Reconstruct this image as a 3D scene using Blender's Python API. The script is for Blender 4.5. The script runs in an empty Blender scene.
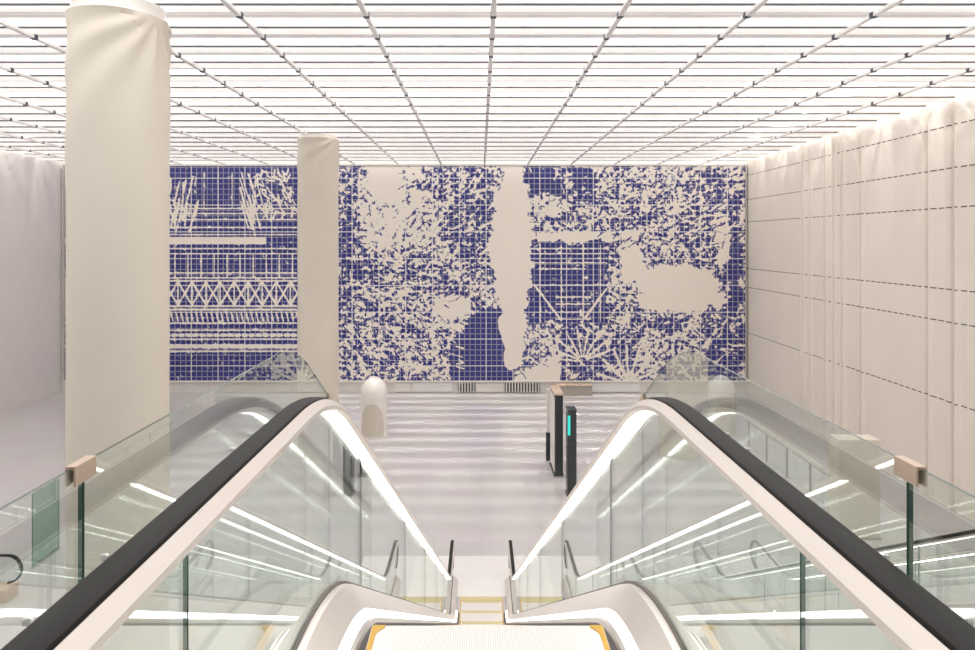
import bpy, math, random
import numpy as np
random.seed(7)
SC = bpy.context.scene
COL = SC.collection
PI = math.pi

# ------------------------------------------------------------------ helpers
class MB:
    def __init__(self): self.v = []; self.f = []
    def add(self, vs, fs):
        n = len(self.v); self.v += [tuple(p) for p in vs]
        self.f += [tuple(i + n for i in f) for f in fs]; return self
    def box(self, x0, x1, y0, y1, z0, z1):
        vs = [(x, y, z) for z in (z0, z1) for y in (y0, y1) for x in (x0, x1)]
        return self.add(vs, [(0,2,3,1),(4,5,7,6),(0,1,5,4),(2,6,7,3),(0,4,6,2),(1,3,7,5)])
    def sweep(self, prof, path, cap=True, closed=True):
        """prof: (x, d) points; path: (y, z, ny, nz)"""
        n = len(prof); vs = []; fs = []
        for (y, z, ny, nz) in path:
            for (x, d) in prof: vs.append((x, y + ny*d, z + nz*d))
        m = len(path)
        for i in range(m-1):
            for j in range(n if closed else n-1):
                k = (j+1) % n
                fs.append((i*n+j, i*n+k, (i+1)*n+k, (i+1)*n+j))
        if cap:
            fs.append(tuple(range(n))); fs.append(tuple((m-1)*n + j for j in reversed(range(n))))
        return self.add(vs, fs)
    def lathe(self, prof, seg=24, cx=0, cy=0):
        vs = []; fs = []; n = len(prof)
        for i in range(seg):
            a = 2*PI*i/seg
            for (r, z) in prof: vs.append((cx + r*math.cos(a), cy + r*math.sin(a), z))
        for i in range(seg):
            k = (i+1) % seg
            for j in range(n-1): fs.append((i*n+j, k*n+j, k*n+j+1, i*n+j+1))
        fs.append(tuple(i*n for i in reversed(range(seg))))
        fs.append(tuple(i*n + n-1 for i in range(seg)))
        return self.add(vs, fs)
    def build(self, name, m, parent=None, smooth=False, bevel=0, loc=None):
        me = bpy.data.meshes.new(name); me.from_pydata(self.v, [], self.f)
        import bmesh
        b = bmesh.new(); b.from_mesh(me); bmesh.ops.recalc_face_normals(b, faces=b.faces); b.to_mesh(me); b.free()
        me.materials.append(m)
        o = bpy.data.objects.new(name, me); COL.objects.link(o)
        if parent: o.parent = parent
        if loc: o.location = loc
        if smooth:
            me.shade_smooth()
            md = o.modifiers.new('edge', 'EDGE_SPLIT'); md.split_angle = math.radians(40)
        if bevel:
            md = o.modifiers.new('bevel', 'BEVEL'); md.width = bevel; md.segments = 2; md.limit_method = 'ANGLE'
        return o

def tag(o, label=None, cat=None, group=None, kind=None):
    if label: o['label'] = label
    if cat: o['category'] = cat
    if group: o['group'] = group
    if kind: o['kind'] = kind
    return o
def empty(name, loc=(0,0,0), rz=0):
    o = bpy.data.objects.new(name, None); COL.objects.link(o)
    o.location = loc; o.rotation_euler = (0, 0, rz); o.empty_display_size = .2
    return o
def copy_tree(o, parent=None):
    c = o.copy(); COL.objects.link(c)
    if parent: c.parent = parent
    for ch in o.children: copy_tree(ch, c)
    return c

# ------------------------------------------------------------------ materials
def newmat(name):
    m = bpy.data.materials.new(name); m.use_nodes = True
    nt = m.node_tree; nt.nodes.clear()
    out = nt.nodes.new('ShaderNodeOutputMaterial')
    return m, nt, out
def N(nt, t, **kw):
    n = nt.nodes.new(t)
    for k, v in kw.items(): setattr(n, k, v)
    return n
def math_(nt, op, a, b=None, c=None):
    n = N(nt, 'ShaderNodeMath', operation=op)
    for i, s in enumerate((a, b, c)):
        if s is None: continue
        if isinstance(s, (int, float)): n.inputs[i].default_value = s
        else: nt.links.new(s, n.inputs[i])
    return n.outputs[0]
def pbr(name, col, rough=.5, metal=0, var=.06, vscale=3, bump=0, bscale=40, spec=.5, coat=0):
    m, nt, out = newmat(name)
    p = N(nt, 'ShaderNodeBsdfPrincipled')
    p.inputs['Roughness'].default_value = rough; p.inputs['Metallic'].default_value = metal
    p.inputs['Specular IOR Level'].default_value = spec
    p.inputs['Coat Weight'].default_value = coat
    tc = N(nt, 'ShaderNodeTexCoord'); no = N(nt, 'ShaderNodeTexNoise')
    no.inputs['Scale'].default_value = vscale; no.inputs['Detail'].default_value = 4
    nt.links.new(tc.outputs['Object'], no.inputs['Vector'])
    mx = N(nt, 'ShaderNodeMix', data_type='RGBA')
    mx.inputs[6].default_value = (*[c*(1-var) for c in col], 1)
    mx.inputs[7].default_value = (*[min(1, c*(1+var)) for c in col], 1)
    nt.links.new(no.outputs['Fac'], mx.inputs[0]); nt.links.new(mx.outputs[2], p.inputs['Base Color'])
    if bump:
        n2 = N(nt, 'ShaderNodeTexNoise'); n2.inputs['Scale'].default_value = bscale
        nt.links.new(tc.outputs['Object'], n2.inputs['Vector'])
        b = N(nt, 'ShaderNodeBump'); b.inputs['Strength'].default_value = bump; b.inputs['Distance'].default_value = .01
        nt.links.new(n2.outputs['Fac'], b.inputs['Height']); nt.links.new(b.outputs[0], p.inputs['Normal'])
    nt.links.new(p.outputs[0], out.inputs[0])
    return m
def emit(name, col, s):
    m, nt, out = newmat(name); e = N(nt, 'ShaderNodeEmission')
    e.inputs[0].default_value = (*col, 1); e.inputs[1].default_value = s
    nt.links.new(e.outputs[0], out.inputs[0]); return m
def glass(name, tint=(.96,.978,.972), r0=.04, k=.95, p=4.2):
    m, nt, out = newmat(name)
    lw = N(nt, 'ShaderNodeLayerWeight'); lw.inputs[0].default_value = .5
    f = math_(nt, 'POWER', lw.outputs['Facing'], p)
    f = math_(nt, 'MULTIPLY_ADD', f, k, r0)
    t = N(nt, 'ShaderNodeBsdfTransparent'); t.inputs[0].default_value = (*tint, 1)
    g = N(nt, 'ShaderNodeBsdfGlossy'); g.inputs['Roughness'].default_value = 0.0
    g.inputs['Color'].default_value = (.95, .98, .96, 1)
    mx = N(nt, 'ShaderNodeMixShader')
    nt.links.new(f, mx.inputs[0]); nt.links.new(t.outputs[0], mx.inputs[1]); nt.links.new(g.outputs[0], mx.inputs[2])
    nt.links.new(mx.outputs[0], out.inputs[0]); return m

LED = 6.0
M = {}
M['rubber'] = pbr('black_rubber', (.016,.014,.013), .55, var=.15, spec=.22)
M['champagne'] = pbr('champagne_metal', (.72,.65,.60), .42, metal=.35)
M['tan_metal'] = pbr('tan_metal', (.62,.47,.36), .42, metal=.3)
M['deck'] = pbr('brushed_deck', (.74,.68,.64), .34, metal=.45)
M['skirt'] = pbr('skirt_metal', (.56,.52,.48), .3, metal=.7)
M['brush'] = pbr('skirt_brush', (.10,.09,.085), .8)
M['gasket'] = pbr('dark_gasket', (.13,.11,.095), .5)
M['steel'] = pbr('steel', (.62,.61,.59), .25, metal=.9)
M['clad'] = pbr('cladding', (.55,.53,.51), .4, metal=.4)
M['led'] = emit('led_white', (1,.975,.94), LED)
M['skirt_led'] = emit('skirt_led', (1,.975,.94), LED*.7)
M['glass'] = glass('clear_glass')
M['guard_glass'] = glass('guard_glass', (.95,.975,.96), .06, .9, 3.2)
M['glass_edge'] = pbr('glass_edge_green', (.045,.10,.075), .15)
M['yellow'] = pbr('yellow_paint', (.60,.34,.03), .5)
M['white'] = pbr('white_coat', (.82,.78,.73), .35)
M['dark'] = pbr('dark_panel', (.035,.042,.042), .25)
M['darkclip'] = pbr('dark_clip', (.05,.055,.09), .4)
M['chrome'] = pbr('chrome', (.86,.85,.84), .12, metal=1, var=.02)
M['grey'] = pbr('grey_panel', (.40,.36,.32), .5)
M['plate'] = pbr('landing_plate', (.80,.77,.75), .35, metal=.3)
M['pwhite'] = pbr('panel_white', (.86,.85,.84), .22, metal=.25)
M['column'] = pbr('draped_concrete', (.66,.60,.515), .6, var=.05, vscale=1.2)
def translucent(name):
    m, nt, out = newmat(name)
    d = N(nt, 'ShaderNodeBsdfDiffuse'); d.inputs[0].default_value = (.88,.86,.85,1)
    t = N(nt, 'ShaderNodeBsdfTranslucent'); t.inputs[0].default_value = (.95,.93,.92,1)
    no = N(nt, 'ShaderNodeTexNoise'); no.inputs['Scale'].default_value = .8
    tc = N(nt, 'ShaderNodeTexCoord'); nt.links.new(tc.outputs['Object'], no.inputs['Vector'])
    mx = N(nt, 'ShaderNodeMixShader'); nt.links.new(math_(nt, 'MULTIPLY_ADD', no.outputs['Fac'], .3, .26), mx.inputs[0])
    nt.links.new(d.outputs[0], mx.inputs[1]); nt.links.new(t.outputs[0], mx.inputs[2])
    g = N(nt, 'ShaderNodeBsdfGlossy'); g.inputs['Roughness'].default_value = .04; g.inputs[0].default_value = (.9,.9,.9,1)
    m2 = N(nt, 'ShaderNodeMixShader'); m2.inputs[0].default_value = .32
    nt.links.new(mx.outputs[0], m2.inputs[1]); nt.links.new(g.outputs[0], m2.inputs[2])
    nt.links.new(m2.outputs[0], out.inputs[0]); return m
M['diffuser'] = translucent('louvre_diffuser')
M['railwhite'] = pbr('satin_rail', (.93,.91,.90), .25, metal=.15)
M['slot'] = pbr('slot_grey', (.07,.07,.075), .4)
M['comb'] = pbr('comb_yellow', (.55,.46,.24), .5)
M['teal'] = emit('teal_screen', (.05,.62,.52), .9)

def tread_mat():
    m, nt, out = newmat('ribbed_tread')
    p = N(nt, 'ShaderNodeBsdfPrincipled'); p.inputs['Metallic'].default_value = .35; p.inputs['Roughness'].default_value = .4
    tc = N(nt, 'ShaderNodeTexCoord'); sx = N(nt, 'ShaderNodeSeparateXYZ'); nt.links.new(tc.outputs['Object'], sx.inputs[0])
    w = math_(nt, 'FRACT', math_(nt, 'MULTIPLY', sx.outputs[0], 1/.009))
    w = math_(nt, 'GREATER_THAN', w, .42)
    mx = N(nt, 'ShaderNodeMix', data_type='RGBA'); nt.links.new(w, mx.inputs[0])
    mx.inputs[6].default_value = (.60,.56,.53,1); mx.inputs[7].default_value = (.76,.72,.69,1)
    nt.links.new(mx.outputs[2], p.inputs['Base Color']); nt.links.new(p.outputs[0], out.inputs[0]); return m
M['tread'] = tread_mat()

def wall_mat(name, base, zl):
    m, nt, out = newmat(name)
    p = N(nt, 'ShaderNodeBsdfPrincipled'); p.inputs['Roughness'].default_value = .5
    tc = N(nt, 'ShaderNodeTexCoord'); s = N(nt, 'ShaderNodeSeparateXYZ'); nt.links.new(tc.outputs['Object'], s.inputs[0])
    acc = None
    for z in zl:
        a = math_(nt, 'LESS_THAN', math_(nt, 'ABSOLUTE', math_(nt, 'SUBTRACT', s.outputs[2], z)), .017)
        acc = a if acc is None else math_(nt, 'MAXIMUM', acc, a)
    d = math_(nt, 'LESS_THAN', math_(nt, 'FRACT', math_(nt, 'MULTIPLY', s.outputs[1], 3.2)), .75)
    acc = math_(nt, 'MULTIPLY', acc, d) if acc is not None else None
    no = N(nt, 'ShaderNodeTexNoise'); no.inputs['Scale'].default_value = .7; no.inputs['Detail'].default_value = 5
    nt.links.new(tc.outputs['Object'], no.inputs['Vector'])
    c0 = N(nt, 'ShaderNodeMix', data_type='RGBA'); nt.links.new(no.outputs['Fac'], c0.inputs[0])
    c0.inputs[6].default_value = (*[c*.95 for c in base], 1); c0.inputs[7].default_value = (*[c*1.05 for c in base], 1)
    if acc is not None:
        mx = N(nt, 'ShaderNodeMix', data_type='RGBA'); nt.links.new(acc, mx.inputs[0])
        nt.links.new(c0.outputs[2], mx.inputs[6]); mx.inputs[7].default_value = (.05,.045,.04,1)
        nt.links.new(mx.outputs[2], p.inputs['Base Color'])
    else: nt.links.new(c0.outputs[2], p.inputs['Base Color'])
    nt.links.new(p.outputs[0], out.inputs[0]); return m
M['wall_r'] = wall_mat('draped_wall_beige', (.78,.715,.64), (4.9,3.65,2.5,.1,-.86,-3.2))
M['wall_l'] = wall_mat('draped_wall_grey', (.72,.675,.65), ())
M['wall_b'] = pbr('back_wall_paint', (.76,.73,.69), .4)

def floor_mat():
    m, nt, out = newmat('polished_floor')
    p = N(nt, 'ShaderNodeBsdfPrincipled'); p.inputs['Roughness'].default_value = .17; p.inputs['Specular IOR Level'].default_value = .6
    tc = N(nt, 'ShaderNodeTexCoord')
    no = N(nt, 'ShaderNodeTexNoise'); no.inputs['Scale'].default_value = .5; no.inputs['Detail'].default_value = 6
    nt.links.new(tc.outputs['Object'], no.inputs['Vector'])
    br = N(nt, 'ShaderNodeTexBrick'); br.offset = 0
    br.inputs['Scale'].default_value = 1; br.inputs['Brick Width'].default_value = 1.2; br.inputs['Row Height'].default_value = 1.2
    br.inputs['Mortar Size'].default_value = .004
    br.inputs['Color1'].default_value = (.55,.525,.525,1); br.inputs['Color2'].default_value = (.57,.54,.54,1); br.inputs['Mortar'].default_value = (.5,.47,.47,1)
    nt.links.new(tc.outputs['Object'], br.inputs['Vector'])
    mx = N(nt, 'ShaderNodeMix', data_type='RGBA'); mx.blend_type = 'MULTIPLY'; mx.inputs[0].default_value = .12
    nt.links.new(br.outputs['Color'], mx.inputs[6]); nt.links.new(no.outputs['Color'], mx.inputs[7])
    nt.links.new(mx.outputs[2], p.inputs['Base Color']); nt.links.new(p.outputs[0], out.inputs[0]); return m
M['floor'] = floor_mat()

def ceiling_mat():
    m, nt, out = newmat('luminous_ceiling')
    tc = N(nt, 'ShaderNodeTexCoord'); s = N(nt, 'ShaderNodeSeparateXYZ'); nt.links.new(tc.outputs['Object'], s.inputs[0])
    fx = math_(nt, 'ABSOLUTE', math_(nt, 'SUBTRACT', math_(nt, 'FRACT', math_(nt, 'MULTIPLY', s.outputs[0], 1/2.2)), .5))
    st = math_(nt, 'MULTIPLY', math_(nt, 'LESS_THAN', fx, .045), -.22)
    e = N(nt, 'ShaderNodeEmission'); e.inputs[0].default_value = (1, .97, .95, 1)
    nt.links.new(math_(nt, 'MULTIPLY', math_(nt, 'ADD', st, 1.0), CEIL), e.inputs[1])
    nt.links.new(e.outputs[0], out.inputs[0]); return m
CEIL = 1.7
M['ceil'] = ceiling_mat()

# ------------------------------------------------------------------ room
FZ = -6.3; BY = 34.2; RX = 13.75; LX = -21.6; CZ = 5.5
def struct(o): return tag(o, kind='structure')
struct(MB().box(LX-.9, RX+.9, 9.5, BY+.3, FZ-.3, FZ).build('floor', M['floor']))
struct(MB().box(-9, 9, -7, .6, -.45, 0).build('floor', M['floor']))
struct(MB().box(LX-.9, RX+.9, 4, BY, 6.9, 7.0).build('ceiling', M['ceil']))
struct(MB().box(LX-.9, RX+.9, BY, BY+.3, FZ, 6.9).build('wall_back', M['wall_b']))
def draped(name, x, sgn, y0, y1, mat, folds, ripple):
    ys = []; y = y0
    while y < y1: ys.append(y); y += .035 if y > 15 else .25
    ys.append(y1)
    zs = [FZ + (6.9-FZ)*i/28 for i in range(29)]
    vs = []; fs = []
    for yy in ys:
        for z in zs:
            d = 0
            for (fy, w, a) in folds:
                t = (yy-fy)/w
                if abs(t) < 4: d += a*math.exp(-t*t)
            top = max(0, (z-1.0)/5.9)
            d += ripple*top*math.sin(yy*7.0 + 1.5*math.sin(yy*.8) + z*.35)*(.4+.6*math.sin(yy*.9+1)**2)
            vs.append((x - sgn*d, yy, z))
    n = len(zs)
    for i in range(len(ys)-1):
        for j in range(n-1): fs.append((i*n+j, (i+1)*n+j, (i+1)*n+j+1, i*n+j+1))
    k = len(vs)
    vs += [(x+sgn*.8, ys[0], FZ), (x+sgn*.8, ys[-1], FZ), (x+sgn*.8, ys[-1], 6.9), (x+sgn*.8, ys[0], 6.9)]
    fs.append((k, k+1, k+2, k+3))
    fs.append(tuple(range(n)) + (k+3, k))
    fs.append(tuple((len(ys)-1)*n + j for j in range(n)) + (k+2, k+1))
    o = MB().add(vs, fs).build(name, mat, smooth=True)
    return struct(o)
draped('wall_right', RX, 1, 9.5, BY, M['wall_r'],
       [q for y_, a_ in ((28.3,.16),(27.7,.14),(26.45,.2),(25.8,.18),(25.2,.2),(24.0,.17),(20.45,.14),(19.3,.2)) for q in ((y_,.055,-a_),(y_-.17,.09,a_*.45),(y_+.15,.08,a_*.3))], .007)
draped('wall_left', LX, -1, 9.5, BY, M['wall_l'], [], .014)

# lower band of the back wall: access panels and air grilles
def px(x, y, D): return ((x-480)*D/663-.03, 1.52-(y-241)*D/663)
WY = BY-.02
def wall_panel(x0, x1, label, mat, name='access_panel', dz=(.05,.53), cat='panel'):
    a = px(x0,0,BY)[0]; b = px(x1,0,BY)[0]
    o = MB().box(a, b, BY-.06, BY-.02, FZ+dz[0], FZ+dz[1]).build(name, mat, bevel=.008); return tag(o, label, cat)
wall_panel(395, 410, 'small white access panel under the tiled mural, left of the longer one', M['white'])
wall_panel(413, 452, 'long white access panel low on the wall under the tiled mural', M['pwhite'])
wall_panel(476, 504, 'pale access panel between the two air grilles under the mural', M['white'])
wall_panel(592, 640, 'long white access panel low on the wall right of the grey cabinet', M['pwhite'])
def grille(x0, x1, label):
    a = px(x0,0,BY)[0]; b = px(x1,0,BY)[0]
    g = empty('air_grille', ((a+b)/2, BY-.10, FZ))
    tag(g, label, 'grille')
    w = (b-a)/2
    MB().box(-w, w, .03, .06, .05, .53).build('backing', M['dark'], g)
    MB().box(-w, w, .002, .03, .05, .08).build('frame_bar', M['steel'], g)
    MB().box(-w, w, .002, .03, .50, .53).build('frame_bar', M['steel'], g)
    n = max(4, int(2*w/.14)); sl = MB()
    for i in range(n):
        x = -w + (i+.5)*2*w/n; sl.box(x-.032, x+.032, -.01, .02, .05, .53)
    sl.build('slats', M['white'], g)
grille(458, 475, 'narrower slatted air grille under the mural, left of the wider one')
grille(505, 540, 'wider slatted air grille low on the wall under the mural')
a = px(556,0,BY)[0]; b = px(590,0,BY)[0]
c = empty('wall_cabinet', ((a+b)/2, BY-.2, FZ)); tag(c, 'grey low cabinet against the back wall behind the dark totems', 'cabinet')
w = (b-a)/2
MB().box(-w, w, -.5, -.0, 0, .50).build('body', M['grey'], c, bevel=.01)
MB().box(-w-.03, w+.03, -.54, 0, .50, .54).build('top', M['tan_metal'], c, bevel=.008)

# ------------------------------------------------------------------ tiled mural (plain abstract stand-in)
def mural():
    W, H = 678, 214
    rg = np.random.default_rng(11)
    yy, xx = np.mgrid[0:H, 0:W].astype(float)
    X = xx + 67; Y = yy + 166
    def noise(cx, cy, seed):
        r = np.random.default_rng(seed); gx = int(W/cx)+3; gy = int(H/cy)+3
        g = r.random((gy, gx)); u = xx/cx; v = yy/cy; i = u.astype(int); j = v.astype(int)
        fx = u-i; fy = v-j; fx = fx*fx*(3-2*fx); fy = fy*fy*(3-2*fy)
        return (g[j,i]*(1-fx)+g[j,i+1]*fx)*(1-fy)+(g[j+1,i]*(1-fx)+g[j+1,i+1]*fx)*fy
    warpx = (noise(9,9,1)-.5)*9; warpy = (noise(9,9,2)-.5)*9
    def ell(cx, cy, rx, ry, soft=.35):
        q = np.sqrt(((X+warpx-cx)/rx)**2 + ((Y+warpy-cy)/ry)**2); return np.clip((1-q)/soft+.5, 0, 1)
    def rect(x0, x1, y0, y1, s=3):
        a = np.clip((X+warpx*.6-x0)/s+.5,0,1)*np.clip((x1-X-warpx*.6)/s+.5,0,1)
        return a*np.clip((Y+warpy*.6-y0)/s+.5,0,1)*np.clip((y1-Y-warpy*.6)/s+.5,0,1)
    d = np.full((H,W), .52); t = np.full((H,W), 1.0)
    def put(mk, dv, tv):
        nonlocal d, t
        d = d*(1-mk)+dv*mk; t = t*(1-mk)+tv*mk
    put(rect(340,362,160,345,8), .82, .8)
    put(ell(395,205,38,50), .22, .7)
    put(rect(372,402,160,200,6), .05, .3)
    put(ell(455,185,32,18), .66, .9)
    put(ell(410,330,70,40), .5, 1.1)
    put(ell(375,350,25,16), .72, .9)
    put(ell(462,235,16,40), .74, .9)
    put(rect(590,745,160,245,8), .45, 1.1)
    put(ell(712,220,32,50), .74, .8)
    put(ell(640,345,60,30), .5, 1.1)
    put(rect(528,640,172,240,5), .6, 1.0)
    put(ell(538,188,26,24), .92, .4)
    put(ell(548,205,20,12), .3, .8)
    put(rect(574,596,168,200,3), .85, .5)
    put(rect(530,640,232,240,2), .04, .1)
    put(rect(528,606,242,322,3), .9, .5)
    put(rect(606,650,240,325,4), .55, 1.0)
    put(ell(696,272,40,18), .72,.7)
    put(ell(676,283,40,17,.2), .02, .15)
    put(ell(700,298,22,8,.2), .02, .15)
    put(ell(668,303,32,9,.2), .02, .15)
    put(ell(690,322,45,7), .8,.6)
    put(ell(630,262,12,22,.25), .05,.2)
    put(ell(735,265,7,60), .85, .4)
    put(ell(722,235,9,28), .2, .5)
    put(ell(728,345,22,28), .8, .6)
    # tall pale stream with blue masses beside it
    put(ell(486,200,10,30), .8,.6)
    put(rect(493,530,186,288,7), .06, .35)
    put(ell(512,250,20,46,.3), .03, .25)
    put(rect(498,526,285,345,5), .04, .2)
    put(rect(503,522,160,190,4), .03, .2)
    put(ell(490,345,36,36,.2), .95, .2)
    put(rect(452,515,340,384,4), .95, .2)
    put(ell(455,305,20,11,.2), .03, .2)
    put(ell(440,322,22,7), .25, .8)
    k = np.clip((X-505)/12,0,1)*np.clip((Y-(385-(X-500)*.55))/4+.5,0,1)*np.clip((565-X)/6,0,1); put(k, .03, .2)
    put(ell(512,325,12,44,.2), .05, .2)
    put(rect(560,640,332,384,4), .72, .6)
    # girder bands on the left end
    L = np.clip((300-X)/2, 0, 1)
    put(L, .85, .35)
    # drawn strokes over the noise
    tex = (noise(1.7,1.7,5)-.5)*1.5 + (noise(3.4,2.6,6)-.5)*1.3 + (noise(9,7,7)-.5)*.5
    sx = np.sin((X*.55+Y*.85+18*noise(30,30,8))*1.1); tex += .16*sx*(noise(40,25,9)>.45)
    v = d*.96 + tex*t*.8
    def stroke(x0, y0, x1, y1, w, val):
        x0-=67; x1-=67; y0-=166; y1-=166
        a = max(0,int(min(x0,x1)-3)); b = min(W,int(max(x0,x1)+4)); c = max(0,int(min(y0,y1)-3)); e = min(H,int(max(y0,y1)+4))
        if a >= b or c >= e: return
        px_, py_ = xx[c:e,a:b], yy[c:e,a:b]; dx, dy = x1-x0, y1-y0; l2 = dx*dx+dy*dy+1e-6
        q = np.clip(((px_-x0)*dx+(py_-y0)*dy)/l2,0,1); ds = np.hypot(px_-x0-q*dx, py_-y0-q*dy)
        k = np.clip(w/2-ds+.5,0,1); v[c:e,a:b] = v[c:e,a:b]*(1-k)+val*k
    def strokes(n, x0, x1, y0, y1, ang, spread, ln, val):
        for _ in range(n):
            x = rg.uniform(x0,x1); y = rg.uniform(y0,y1); a = ang+rg.normal()*spread; l = rg.uniform(.4,1)*ln
            stroke(x, y, x+l*math.cos(a), y+l*math.sin(a), rg.uniform(.9,1.7), val)
    strokes(170, 590,742,168,250, -.6,.5, 16, .05); strokes(120, 590,742,168,250, -.6,.5, 12, .95)
    strokes(110, 395,485,180,300, -.9,.3, 13, .08); strokes(90, 395,485,180,300, -.8,.3, 10, .95)
    strokes(120, 345,460,300,378, .5,.6, 13, .06); strokes(90, 345,460,300,378, .4,.6, 10, .95)
    strokes(70, 600,742,305,378, -.5,.5, 18, .05); strokes(60, 600,742,310,378, -.4,.5, 10, .95)
    strokes(60, 345,440,255,300, .05,.2, 18, .9); strokes(40, 345,440,255,300, .05,.2, 14, .05)
    for (x_, y_) in rg.uniform((340,166),(745,380),(700,2)):
        j_ = min(H-1,int(y_-166)); i_ = min(W-1,int(x_-67))
        if t[j_,i_] > .55:
            a_ = rg.uniform(0,PI); l_ = rg.uniform(3,8); stroke(x_, y_, x_+l_*math.cos(a_), y_+l_*math.sin(a_), rg.uniform(.9,1.3), rg.choice([.05,.95]))
    # beams and struts in the blue field
    for y in (248,253,262,284): stroke(530,y,606,y,1.0,.1)
    for x in (540,561,583,600): stroke(x,244,x,320,1.2,.1)
    for y in (296,303,311,318): stroke(556,y,590,y,1.4,.1)
    stroke(535,285,560,318,2,.05); stroke(606,288,585,316,2,.05); stroke(538,268,585,268,1.5,.2)
    for i in range(9):
        a = PI + (i+.3)*PI/9.5; stroke(582+5*math.cos(a), 360+5*math.sin(a), 582+36*math.cos(a), 360+34*math.sin(a), 1.6, .03)
    for i in range(7):
        a = PI + (i+.6)*PI/7.5; stroke(628+4*math.cos(a), 382+4*math.sin(a), 628+32*math.cos(a), 382+38*math.sin(a), 2.2, .03)
    # straight girders, studs and crossed lattice at the left
    for y in (208,213,219,227): stroke(67,y,297,y,1.3,.12)
    for x in range(70,262,7): stroke(x,240.5,x+4.8,240.5,10,-.1)
    for y in (234,248,253): stroke(67,y,297,y,1.1,.1)
    for x in range(72,298,13): stroke(x,254,x,276,1.2,.12)
    for y in (272,277,280): stroke(67,y,297,y,1.5,.1)
    for x in range(67,300,14):
        stroke(x,281,x+14,304,1.6,.02); stroke(x+14,281,x,304,1.6,.02); stroke(x,280,x,305,1.5,.05)
    for y in (305,308.5): stroke(67,y,297,y,1.6,.03)
    for x in range(67,298,5): stroke(x,311,x+2,320,1.4,.1)
    for y in (322,329): stroke(67,y,297,y,1.6,.08)
    for x in range(69,298,7): stroke(x,334,x+3,334,3.5,.0)
    for y in (338,350): stroke(67,y,297,y,1.5,.08)
    for x in range(69,298,9): stroke(x,345,x+6,345,4,.0)
    strokes(70, 255,297,168,215, 1.1,.6, 10, .05); strokes(18, 175,200,168,212, 1.75,.06, 30, .1); strokes(16, 240,256,168,212, 1.3,.06, 30, .1)
    strokes(50, 100,180,168,212, 1.3,.3, 22, .1)
    for i in range(3): stroke(205+i*14,172,205+i*14,208,1,.25)
    x0, z0 = px(67,380,BY); x1, z1 = px(744,166.5,BY)
    root = empty('tiled_mural', ((x0+x1)/2, BY-.04, FZ))
    tag(root, 'wall-wide abstract mosaic of blue and cream glazed tiles on the back wall', 'mural')
    cx = (x0+x1)/2; zf = FZ
    gx = (x0-cx + (x1-x0)*xx/(W-1)).ravel(); gz = (z1-zf - (z1-z0)*yy/(H-1)).ravel()
    co = np.stack([gx, np.full_like(gx, -.08), gz], 1)
    i = (np.arange(H-1)[:,None]*W + np.arange(W-1)[None,:]).ravel()
    q = np.stack([i, i+W, i+W+1, i+1], 1)
    nb = len(co)
    extra = np.array([[x0-cx,-.08,z1-zf],[x1-cx,-.08,z1-zf],[x1-cx,-.08,z0-zf],[x0-cx,-.08,z0-zf],
                      [x0-cx,0,z1-zf],[x1-cx,0,z1-zf],[x1-cx,0,z0-zf],[x0-cx,0,z0-zf]])
    me = bpy.data.meshes.new('tile_field')
    me.from_pydata(np.concatenate([co, extra]).tolist(), [],
        q.tolist() + [[nb,nb+1,nb+5,nb+4],[nb+1,nb+2,nb+6,nb+5],[nb+2,nb+3,nb+7,nb+6],[nb+3,nb,nb+4,nb+7],[nb+4,nb+5,nb+6,nb+7]])
    at = me.attributes.new('pigment', 'FLOAT', 'POINT')
    at.data.foreach_set('value', np.concatenate([v.ravel(), np.zeros(8)]).astype(np.float32))
    at = me.attributes.new('grain', 'FLOAT', 'POINT')
    at.data.foreach_set('value', np.concatenate([np.clip(t, .03, 1).ravel(), np.zeros(8)]).astype(np.float32))
    m, nt, out = newmat('blue_cream_tiles')
    A = N(nt, 'ShaderNodeAttribute', attribute_name='pigment')
    f = N(nt, 'ShaderNodeMapRange'); f.inputs['From Min'].default_value = .42; f.inputs['From Max'].default_value = .56
    G = N(nt, 'ShaderNodeAttribute', attribute_name='grain')
    tg = N(nt, 'ShaderNodeTexCoord'); n1 = N(nt, 'ShaderNodeTexNoise'); n1.inputs['Scale'].default_value = 5.5
    n1.inputs['Detail'].default_value = 3; n1.inputs['Roughness'].default_value = .7; n1.inputs['Distortion'].default_value = .6
    nt.links.new(tg.outputs['Object'], n1.inputs['Vector'])
    hf = math_(nt, 'MULTIPLY', math_(nt, 'MULTIPLY', math_(nt, 'SUBTRACT', n1.outputs['Fac'], .5), 2.6), G.outputs['Fac'])
    nt.links.new(math_(nt, 'ADD', A.outputs['Fac'], hf), f.inputs[0])
    mx = N(nt, 'ShaderNodeMix', data_type='RGBA'); nt.links.new(f.outputs[0], mx.inputs[0])
    mx.inputs[6].default_value = (.86,.79,.70,1)
    tc = N(nt, 'ShaderNodeTexCoord'); s = N(nt, 'ShaderNodeSeparateXYZ'); nt.links.new(tc.outputs['Object'], s.inputs[0])
    no = N(nt, 'ShaderNodeTexNoise'); no.inputs['Scale'].default_value = .9; nt.links.new(tc.outputs['Object'], no.inputs['Vector'])
    bl = N(nt, 'ShaderNodeMix', data_type='RGBA'); nt.links.new(no.outputs['Fac'], bl.inputs[0])
    bl.inputs[6].default_value = (.020,.022,.14,1); bl.inputs[7].default_value = (.038,.044,.25,1)
    nt.links.new(bl.outputs[2], mx.inputs[7])
    T = (x1-x0)/(678/5.35)
    def grid(per, wd):
        r = None
        for k in (0, 2):
            fr = math_(nt, 'FRACT', math_(nt, 'MULTIPLY_ADD', s.outputs[k], 1/per, 100.0))
            g = math_(nt, 'LESS_THAN', fr, wd/per); r = g if r is None else math_(nt, 'MAXIMUM', r, g)
        return r
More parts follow.
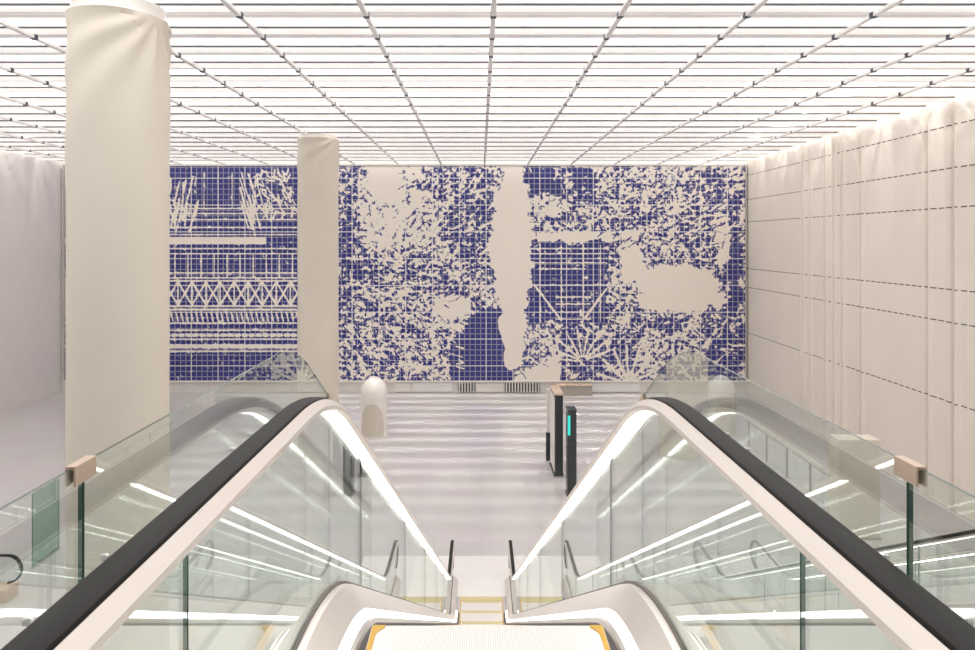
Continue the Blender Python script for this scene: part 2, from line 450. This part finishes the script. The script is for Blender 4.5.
    g = math_(nt, 'MAXIMUM', math_(nt, 'MULTIPLY', grid(T, .04), .34), math_(nt, 'MULTIPLY', grid(T*5, .05), .85))
    gm = N(nt, 'ShaderNodeMix', data_type='RGBA'); nt.links.new(g, gm.inputs[0])
    nt.links.new(mx.outputs[2], gm.inputs[6]); gm.inputs[7].default_value = (.82,.79,.76,1)
    p = N(nt, 'ShaderNodeBsdfPrincipled'); p.inputs['Roughness'].default_value = .25
    nt.links.new(gm.outputs[2], p.inputs['Base Color']); nt.links.new(p.outputs[0], out.inputs[0])
    me.materials.append(m)
    o = bpy.data.objects.new('tile_field', me); COL.objects.link(o); o.parent = root
    e = .09
    MB().box(x0-cx-e, x1-cx+e, -.12, 0, z1-zf, z1-zf+e).box(x1-cx, x1-cx+e, -.12, 0, z0-zf, z1-zf).box(x0-cx-e, x0-cx, -.12, 0, z0-zf, z1-zf)\
        .build('edge_trim', M['steel'], root)
    MB().box(x0-cx-e, x1-cx+e, -.14, 0, z0-zf-.08, z0-zf).build('bottom_trim', M['white'], root)
mural()

# ------------------------------------------------------------------ louvred ceiling
ORD = ['first','second','third','fourth','fifth','sixth','seventh','eighth','ninth','tenth','eleventh','twelfth','thirteenth',
       'fourteenth','fifteenth','sixteenth','seventeenth','eighteenth','nineteenth','twentieth']
PIT = 1.235; Y0 = 11.5-PIT; NR = 19
def louvre():
    r = empty('ceiling_louvre')
    a, b = LX+.15, RX-.25
    MB().box(a, b, -.02, .02, -.02, .10).build('beam', M['railwhite'], r)
    MB().box(a, b, -.03, .03, .10, .137).build('slot', M['slot'], r)
    m = MB(); m.add([(a,.30,.16),(b,.30,.16),(b,.86,.20),(a,.86,.20),(a,.30,.18),(b,.30,.18),(b,.86,.22),(a,.86,.22)],
                    [(0,1,2,3),(7,6,5,4),(0,4,5,1),(1,5,6,2),(2,6,7,3),(3,7,4,0)])
    m.build('reflector_panel', M['diffuser'], r)
    MB().box(a, b, .56, .585, .02, .13).build('blade', M['chrome'], r)
    return r
lv = louvre()
for i in range(NR):
    o = lv if i == 0 else copy_tree(lv)
    o.location = (0, Y0 + i*PIT, CZ)
    k = NR-1-i
    tag(o, f'long white louvre row across the ceiling, {ORD[k]} row out from the tiled mural', 'louvre', 'cross rows of the louvred ceiling')
def rail(ys):
    r = empty('ceiling_rail')
    MB().box(-.045, .045, Y0-.5, BY-.15, -.10, -.03).build('profile', M['railwhite'], r, bevel=.01)
    m = MB().box(-.05, .05, -.05, .05, -.108, -.02)
    first = m.build('clip', M['darkclip'], r, loc=(0, Y0, 0))
    for i in range(1, NR):
        c = first.copy(); COL.objects.link(c); c.parent = r; c.location = (0, Y0+i*PIT, 0)
    return r
xs = [.2+2.2*k for k in range(-9, 7) if LX+.3 < .2+2.2*k < RX-1.0]
rl = rail(None)
for i, x in enumerate(xs):
    o = rl if i == 0 else copy_tree(rl)
    o.location = (x, 0, CZ)
    tag(o, f'slim chrome ceiling rail running towards the mural, {ORD[i]} from the left wall', 'rail', 'lengthwise rails of the louvred ceiling')

# ------------------------------------------------------------------ columns
def column(x, y, r, ztop, label, ang):
    c = empty('round_column', (x, y, FZ)); tag(c, label, 'column')
    seg, nz = 120, 150; vs = []; fs = []; h = ztop-FZ
    for j in range(nz+1):
        z = h*j/nz
        for i in range(seg):
            a = 2*PI*i/seg
            da = (a-ang+PI) % (2*PI) - PI
            u = -da*r; w = h-z+.05                  # distance across and below the gathering point
            rho = math.hypot(u, w); ph = math.atan2(u, w)
            amp = .06*math.exp(-rho/1.3)*min(1, rho/.7)
            dd = amp*math.sin(ph*13)
            dd += .006*math.sin(z*1.9+2*math.sin(a))*math.sin(a*2+z*.3)
            rr = r + dd
            vs.append((rr*math.cos(a), rr*math.sin(a), z))
    for j in range(nz):
        for i in range(seg):
            k = (i+1) % seg
            fs.append((j*seg+i, j*seg+k, (j+1)*seg+k, (j+1)*seg+i))
    fs.append(tuple(reversed(range(seg)))); fs.append(tuple(nz*seg+i for i in range(seg)))
    MB().add(vs, fs).build('shaft', M['column'], c, smooth=True)
    MB().lathe([(r-.01, h+.0), (r-.01, h+.03), (r-.06, h+.05), (r-.06, CZ-FZ-.14)], 64).build('capital', M['white'], c, smooth=True)
column(-5.96, 10.9, .75, 5.13, 'thick pale column with draped folds, nearest on the left', -PI/2+1.3)
column(-5.96, 24.3, .735, 5.22, 'farther pale column standing in front of the tiled mural', -PI/2+1.3)

# ------------------------------------------------------------------ escalator
TAN = math.tan(PI/6); RISE = 6.3; YC = 2.62; YD = YC + RISE/TAN
def prof_path(y0, y1, h, R=1.5, yc=YC, yd=YD, step=.12):
    """polyline (y, z, ny, nz) level - incline - level with rounded corners, lifted by h"""
    t = R*math.tan(PI/12); P = []
    def seg(ya, za, yb, zb, n, ny, nz):
        for i in range(n+1):
            q = i/n; P.append((ya+(yb-ya)*q, za+(zb-za)*q, ny, nz))
    c30, s30 = math.cos(PI/6), math.sin(PI/6)
    seg(y0, 0, yc-t, 0, 6, 0, 1)
    cy, cz = yc-t, -R
    for i in range(1, 13):
        a = PI/6*i/12; P.append((cy+R*math.sin(a), cz+R*math.cos(a), math.sin(a), math.cos(a)))
    b = (yd - t*c30, -RISE + t*s30)
    a = P[-1]; n = 24
    for i in range(1, n+1):
        q = i/n; P.append((a[0]+(b[0]-a[0])*q, a[1]+(b[1]-a[1])*q, s30, c30))
    cy, cz = yd+t, -RISE+R
    for i in range(11, -1, -1):
        g = PI/6*i/12; P.append((cy-R*math.sin(g), cz-R*math.cos(g), math.sin(g), math.cos(g)))
    if y1 > cy + .02: seg(cy+(y1-cy)/4, -RISE, y1, -RISE, 4, 0, 1)
    out = []
    for p in P:
        if out and abs(out[-1][0]-p[0]) < 1e-6 and abs(out[-1][1]-p[1]) < 1e-6: continue
        out.append((p[0], p[1]+h, p[2], p[3]))
    return out
YS, YE = -1.0, 15.15
HR = .945
def clip_path(P, ya, yb):
    out = []
    for i in range(len(P)-1):
        p, q = P[i], P[i+1]
        for yy in ((p[0],) if ya <= p[0] <= yb else ()): out.append(p)
        for yb_ in (ya, yb):
            if p[0] < yb_ < q[0]:
                k = (yb_-p[0])/(q[0]-p[0]); out.append(tuple(p[j]+(q[j]-p[j])*k for j in range(4)))
    if ya <= P[-1][0] <= yb: out.append(P[-1])
    out.sort(key=lambda p: p[0])
    r = []
    for p in out:
        if not r or p[0]-r[-1][0] > 1e-5: r.append(p)
    return r
def strip_panel(x0, x1, ylist, top, bot):
    """vertical sheet between two height curves; returns (faces, rim)"""
    f, e = MB(), MB(); n = len(ylist)
    for x in (x0, x1):
        vs = [(x, y, top(y)) for y in ylist] + [(x, y, bot(y)) for y in ylist]
        f.add(vs, [(i, i+1, n+i+1, n+i) for i in range(n-1)])
    loop = [(y, top(y)) for y in ylist] + [(y, bot(y)) for y in reversed(ylist)]
    vs = [(x0, y, z) for y, z in loop] + [(x1, y, z) for y, z in loop]; k = len(loop)
    e.add(vs, [(i, (i+1) % k, k+(i+1) % k, k+i) for i in range(k)])
    return f, e
def curve_z(P):
    ys = [p[0] for p in P]; zs = [p[1] for p in P]
    return lambda y: float(np.interp(y, ys, zs))
def glass_panel(name, x0, x1, ylist, top, bot, parent, mat):
    f, e = strip_panel(x0, x1, ylist, top, bot)
    me = bpy.data.meshes.new(name); nv = len(f.v)
    me.from_pydata(f.v + e.v, [], f.f + [tuple(i+nv for i in q) for q in e.f])
    me.materials.append(mat); me.materials.append(M['glass_edge'])
    for p in me.polygons: p.material_index = 0 if p.index < len(f.f) else 1
    o = bpy.data.objects.new(name, me); COL.objects.link(o); o.parent = parent; return o
def semis(yc, zc, r, sgn, n=16):
    """half circle leaving the top of the handrail and returning under it"""
    return [(yc+sgn*r*math.sin(a), zc+r*math.cos(a), sgn*math.sin(a), math.cos(a)) for a in [PI*i/n for i in range(1, n+1)]]
def ysamples(a, b, d=.15):
    n = max(2, int((b-a)/d)); return [a+(b-a)*i/n for i in range(n+1)]

def escalator(label):
    R0 = empty('escalator', (0, 0, 0)); tag(R0, label, 'escalator', 'escalators of the hall')
    rc = .30
    main = prof_path(YS, YE, HR)
    hp = [(p[0], p[1], p[2], p[3]) for p in reversed(semis(YS, HR-rc, rc, -1))] + main + semis(YE, HR-RISE-rc, rc, 1)
    nt_ = 14
    for s in (-1, 1):
        c = s*.667
        pr = [(c-.034,-.026),(c-.037,-.008),(c-.031,.006),(c-.018,.012),(c+.018,.012),(c+.031,.006),(c+.037,-.008),(c+.034,-.026),(c+.024,-.022),(c-.024,-.022)]
        MB().sweep(pr, hp).build('handrail', M['rubber'], R0, smooth=True)
        gp = [(s*.631,.000),(s*.625,.004),(s*.600,-.020),(s*.598,-.034),(s*.615,-.041),(s*.6155,-.035),(s*.645,-.045),(s*.690,-.042),(s*.690,-.024),(s*.634,-.024)]
        MB().sweep(gp, main).build('handrail_guide', M['champagne'], R0, smooth=False)
        MB().sweep([(s*.616,-.0355),(s*.616,-.040),(s*.644,-.050),(s*.644,-.0452)], prof_path(YS+.1, YE-.1, HR)).build('light_strip', M['led'], R0)
        top = curve_z(prof_path(YS-1, YE+1, HR-.044)); bot = curve_z(prof_path(YS-1, YE+1, .165))
        joints = [YS, 1.40] + [1.40+2.05*i for i in range(1, 7)] + [YE]
        for a, b in zip(joints[:-1], joints[1:]):
            glass_panel('glass_panel', s*.647, s*.656, ysamples(a+.003, b-.003), top, bot, R0, M['glass'])
        # rounded glass of the lower and upper newels
        zc = HR-RISE-rc; r = rc-.05
        ys = [YE+.004+(r-.004)*math.sin(PI/2*i/10) for i in range(11)]
        glass_panel('newel_glass', s*.647, s*.656, ys, lambda y: zc+math.sqrt(max(0, r*r-(y-YE)**2))+1e-4,
                    lambda y: max(-RISE+.165, zc-math.sqrt(max(0, r*r-(y-YE)**2))), R0, M['glass'])
        MB().sweep([(s*.637,.15),(s*.637,.176),(s*.6465,.176),(s*.6465,.15)], prof_path(YS, YE, 0)).build('glass_gasket', M['gasket'], R0)
        MB().sweep([(s*.637,.165),(s*.61,.163),(s*.536,.068),(s*.536,.05),(s*.62,.14),(s*.637,.140)], prof_path(YS, YE, 0)).build('inner_deck', M['deck'], R0)
        MB().sweep([(s*.5355,.067),(s*.508,.036),(s*.508,.026),(s*.5355,.05)], prof_path(YS, YE-1.2, 0)).build('skirt_light', M['skirt_led'], R0)
        MB().sweep([(s*.5075,.036),(s*.492,.030),(s*.486,.012),(s*.486,-.10),(s*.5075,-.10)], prof_path(YS, YE-1.2, 0)).build('skirt_panel', M['skirt'], R0)
        MB().sweep([(s*.4855,.012),(s*.462,.006),(s*.462,-.004),(s*.4855,-.008)], prof_path(YS, YE-1.2, 0)).build('skirt_brush', M['brush'], R0)
        MB().sweep([(s*.657,.165),(s*.775,.165),(s*.775,.13),(s*.657,.13)], prof_path(YS, YE, 0)).build('outer_deck', M['deck'], R0)
        tp = curve_z(prof_path(YS-1, YE+1, .13)); bt = lambda y: max(tp(y)-1.05, -RISE+.003)
        f, e = strip_panel(s*.755, s*.773, ysamples(.61, YE), tp, bt); f.add(e.v, e.f)
        f.build('side_cladding', M['clad'], R0)
    tp = curve_z(prof_path(YS-1, YE+1, -.85))
    ys = ysamples(.61, 12.9); vs = [(x, y, tp(y)) for y in ys for x in (-.75, .75)] + [(x, y, tp(y)-.03) for y in ys for x in (-.75, .75)]
    n = len(ys); fs = []
    for i in range(n-1):
        a = 2*i; fs += [(a,a+1,a+3,a+2), (2*n+a,2*n+a+2,2*n+a+3,2*n+a+1)]
    MB().add(vs, fs).build('underside_cladding', M['clad'], R0)
    # steps
    def stp():
        m = MB().box(-.455, .455, -.40, 0, -.03, 0)
        m.box(-.455, .455, -.02, 0, -.20, -.03)
        return m
    g = stp(); proto = None
    spots = [(YC-.42*i, 0.0) for i in (3, 2, 1, 0)]
    k = 1
    while True:
        z = -.2*k; y = YC + .2*k/TAN
        if z < -RISE+.12: break
        spots.append((y, z-.015)); k += 1
    low = [(13.62, -RISE+.006), (14.02, -RISE+.006), (14.42, -RISE+.006)]; spots += low
    for (y, z) in spots:
        if proto is None:
            proto = g.build('step', M['tread'], R0)
            for q in (-1, 1):
                e = MB(); out = [(.453,-.40),(.453,0)] + [(.453-.05*i/6, .0) for i in range(1,7)]
                inn = [(.436,-.40),(.433,-.06),(.425,-.038),(.41,-.022),(.403,-.012)]
                poly = [(q*a, b) for a, b in out[:2]+[(.403,0)]+inn[::-1]]; k2 = len(poly)
                e.add([(a,b,.0003) for a,b in poly]+[(a,b,.0025) for a,b in poly], [tuple(range(k2)), tuple(k2+i for i in reversed(range(k2)))]+[(i,(i+1)%k2,k2+(i+1)%k2,k2+i) for i in range(k2)])
                e.build('yellow_edge', M['yellow'], proto)
            o = proto
        else: o = copy_tree(proto, R0)
        o.location = (0, y, z)
        if (y, z) in low: MB().box(-.40, .40, -.10, -.002, .0003, .0025).build('demarcation_line', M['comb'], o)
    MB().box(-.47, .47, 14.42, 14.56, -RISE+.004, -RISE+.012).build('comb_plate', M['comb'], R0)
    MB().box(-1.6, 1.6, 14.56, 16.45, -RISE+.002, -RISE+.010).build('landing_plate', M['plate'], R0)
    MB().box(-.47, .47, -1.0, .95, .002, .010).build('landing_plate', M['plate'], R0)
    return R0
E0 = escalator('long central escalator with lit glass balustrades, running down from the viewer')
E1 = copy_tree(E0); E1.location = (5.62, 0, 0)
E1['label'] = 'parallel escalator seen through the glass on the right, before the floor railing'

# ------------------------------------------------------------------ glass guards either side
def guard(s, label):
    g = empty('glass_guardrail', (s*.80, 0, 0)); tag(g, label, 'guardrail', 'glass guards beside the central escalator')
    top = curve_z(prof_path(-2, 16, 1.09, R=1.0, yc=2.75, yd=2.75+RISE/TAN)); bot = curve_z(prof_path(-2, 16, -.12))
    for a, b in ((.15, 1.28), (1.28, 3.38), (3.38, 4.7)):
        ys = [y for y in ysamples(a+.004, b-.004, .06)]
        glass_panel('glass_panel', -.004, .004, ys, top, bot, g, M['guard_glass'])
    for y in (1.28, 3.38):
        P = clip_path(prof_path(-2, 16, 1.09, R=1.0, yc=2.75, yd=2.75+RISE/TAN), y-.034, y+.034)
        MB().sweep([(-.010,-.032),(-.010,.005),(.010,.005),(.010,-.032),(.006,-.032),(.006,-.001),(-.006,-.001),(-.006,-.032)], P).build('top_connector', M['tan_metal'], g)
    bz = curve_z(prof_path(-2, 16, .02))
    for y in (.45, 1.05, 1.5, 2.4, 3.2, 3.6, 4.5):
        MB().box(-.022, .022, y-.03, y+.03, bz(y)-.03, bz(y)+.03).build('bracket', M['steel'], g, bevel=.006)
    for y in (1.13, 1.36, 2.06, 2.22):
        MB().box(-.008, .008, y-.006, y+.006, .865, .878).build('bracket', M['steel'], g, bevel=.003)
    return g
guard(-1, 'clear glass guard panels with tan connector left of the central escalator')
guard(1, 'clear glass guard panels with tan connector right of the central escalator')

# ------------------------------------------------------------------ things on the lower floor
def totem(x, y, w, d, h, label, screen=None, side=M['white']):
    t = empty('display_totem', (x, y, FZ)); tag(t, label, 'totem', 'display totems in the hall')
    MB().box(-w/2-.05, w/2+.05, -.02, d+.02, 0, .05).build('base', M['steel'], t)
    MB().box(-w/2, w/2, 0, d, .05, h).build('housing', M['dark'], t, bevel=.015)
    MB().box(-w/2-.02, -w/2, .06, d-.06, .18, h-.1).build('side_panel', side, t)
    MB().box(w/2, w/2+.02, .06, d-.06, .18, h-.1).build('side_panel', side, t)
    MB().box(-w/2-.02, w/2+.02, -.01, d+.01, h, h+.05).build('cap', M['tan_metal'] if screen is None else M['dark'], t)
    if screen: MB().box(-w/2-.008, -w/2+.06, -.012, .5, h-.72, h-.12).build('screen', M['teal'], t)
totem(2.58, 21.9, .27, 1.35, 2.72, 'tall double-sided display totem with pale side and dark edge')
totem(2.78, 20.2, .24, .5, 2.62, 'dark slim totem with a teal screen near its top', screen=1, side=M['dark'])
t = empty('sign_post', (2.40, 23.65, FZ)); tag(t, 'thin post with pale upper half and dark foot left of the totems', 'post')
MB().box(-.08, .08, -.08, .08, 0, 1.0).build('foot', M['dark'], t, bevel=.01)
MB().box(-.05, .05, -.05, .05, 1.0, 2.55).build('shaft', M['white'], t, bevel=.01)

def kiosk(x, y, label):
    k = empty('rounded_kiosk', (x, y, FZ)); tag(k, label, 'kiosk', 'rounded white kiosks')
    r, h = .52, 2.38
    MB().lathe([(r+.015, 0), (r+.015, .06), (r, .08)] + [(r, z) for z in (.4,.8,1.2,1.6)] + [(r*math.cos(a), h-.62+.62*math.sin(a)) for a in [PI/2*i/12 for i in range(13)]][:-1] + [(.004, h)], 48)\
        .build('body', M['white'], k, smooth=True)
    n = 20; vs = []; fs = []
    for i in range(n+1):
        u = -1+2*i/n; th = -PI/2 + u*.95; zt = .55+.85*math.sqrt(max(0, 1-u*u))
        for rr in (r+.002, r+.018):
            for z in (.10, zt): vs.append((rr*math.cos(th), rr*math.sin(th), z))
    for i in range(n):
        a, b = 4*i, 4*i+4
        fs += [(a+2,a+3,b+3,b+2),(a,b,b+1,a+1),(a+1,b+1,b+3,a+3),(a,a+2,b+2,b)]
    fs += [(0,1,3,2),(4*n,4*n+2,4*n+3,4*n+1)]
    MB().add(vs, fs).build('door_panel', M['column'], k, smooth=True)
kiosk(-4.28, 26.6, 'rounded white kiosk beside the farther column, left of the open floor')
kiosk(9.75, 26.9, 'rounded white kiosk seen through the glass near the right wall')

pier = empty('beige_pier', (9.9, 17.6, FZ)); tag(pier, 'square beige pier seen through the right glass guard', 'pier')
MB().box(-.55, .55, -.25, .25, 0.05, 2.62).build('body', M['column'], pier, bevel=.02)
MB().box(-.57, .57, -.27, .27, 0, .05).build('plinth', M['grey'], pier)
fe = empty('floor_railing', (10.1, 18.8, FZ)); tag(fe, 'low glass railing on grey posts along the lower floor at right', 'railing')
for i in range(5):
    MB().box(-.03, .03, i*1.55-.03, i*1.55+.03, 0, 1.0).build('post', M['dark'] if i < 0 else M['grey'], fe, bevel=.005)
for i in range(4):
    glass_panel('glass_panel', -.006, .006, [i*1.55+.05, i*1.55+1.5], lambda y: .95, lambda y: .08, fe, M['glass'])
MB().box(-.04, .04, -.06, 4*1.55+.06, 1.0, 1.04).build('top_rail', M['grey'], fe)
gs = empty('glass_screen', (-10.7, 15.8, FZ)); tag(gs, 'upright green glass screen on the lower floor at the far left', 'screen')
glass_panel('glass_panel', -.01, .01, [0, 1.0], lambda y: 1.8, lambda y: .06, gs, glass('green_glass', (.62,.76,.69), .06))
MB().box(-.04, .04, 0, 1.0, 0, .06).build('base', M['steel'], gs)

rb = empty('handrail_balustrade', (-10.35, 14.5, FZ), -PI/2)
tag(rb, 'looped black handrail on a glass balustrade at the far left of the lower floor', 'balustrade')
LP = [(y, .95, 0, 1) for y in (-3.6, -2.4, -1.2, 0)] + semis(0, .65, .3, 1)
MB().sweep([(-.035,-.02),(-.035,.01),(.035,.01),(.035,-.02)], LP).build('handrail', M['rubber'], rb, smooth=True)
glass_panel('glass_panel', -.005, .005, [-3.6+3.6*i/6 for i in range(7)] + [.24*math.sin(PI/2*i/8) for i in range(1,9)],
            lambda y: .92 if y <= 0 else .65+math.sqrt(max(0,.0605-y*y)), lambda y: .28 if y <= 0 else max(.28,.65-math.sqrt(max(0,.0605-y*y))), rb, M['glass'])
MB().box(-.2, .2, -3.6, .1, 0, .275).build('deck', M['tan_metal'], rb, bevel=.02)

# ------------------------------------------------------------------ light and camera
def lamp(name, kind, loc, energy, **kw):
    l = bpy.data.lights.new(name, kind); l.energy = energy; l.color = (1, .965, .92)
    for k_, v_ in kw.items(): setattr(l, k_, v_)
    o = bpy.data.objects.new(name, l); COL.objects.link(o); o.location = loc; return o
for i in range(5, NR):                       # added narrow-beam lights in the louvre gaps, laying stripes on the floor
    lamp('stripe_helper', 'AREA', (.9, Y0+i*PIT+1.04, 6.05), 19*min(1, (i-4)/9), shape='RECTANGLE', size=23.5, size_y=.30, spread=math.radians(4.6))
for y in (16.8, 19.8, 22.3, 26.0, 29.5, 32.2):
    lamp('point_lamp', 'POINT', (RX-1.7, y, 6.35), 42, shadow_soft_size=.02)
    lamp('point_lamp', 'POINT', (LX+1.7, y, 6.35), 30, shadow_soft_size=.02)
w = bpy.data.worlds.new('world'); SC.world = w; w.use_nodes = True
bg = w.node_tree.nodes['Background']; bg.inputs[0].default_value = (1, .97, .94, 1); bg.inputs[1].default_value = .35

cam = bpy.data.cameras.new('camera'); co = bpy.data.objects.new('camera', cam); COL.objects.link(co)
co.location = (-.03, 0, 1.52); co.rotation_euler = (PI/2, 0, 0)
cam.sensor_width = 36; cam.lens = 663/975*36
cam.shift_x = 7.5/975; cam.shift_y = -84/975
cam.clip_start = .05; cam.clip_end = 200
SC.camera = co
SC.view_settings.view_transform = 'Standard'; SC.view_settings.look = 'None'
SC.view_settings.exposure = .66; SC.view_settings.gamma = 1
SC.cycles.transparent_max_bounces = 48; SC.cycles.max_bounces = 14; SC.cycles.glossy_bounces = 10; SC.cycles.diffuse_bounces = 5
SC.cycles.sample_clamp_indirect = 6
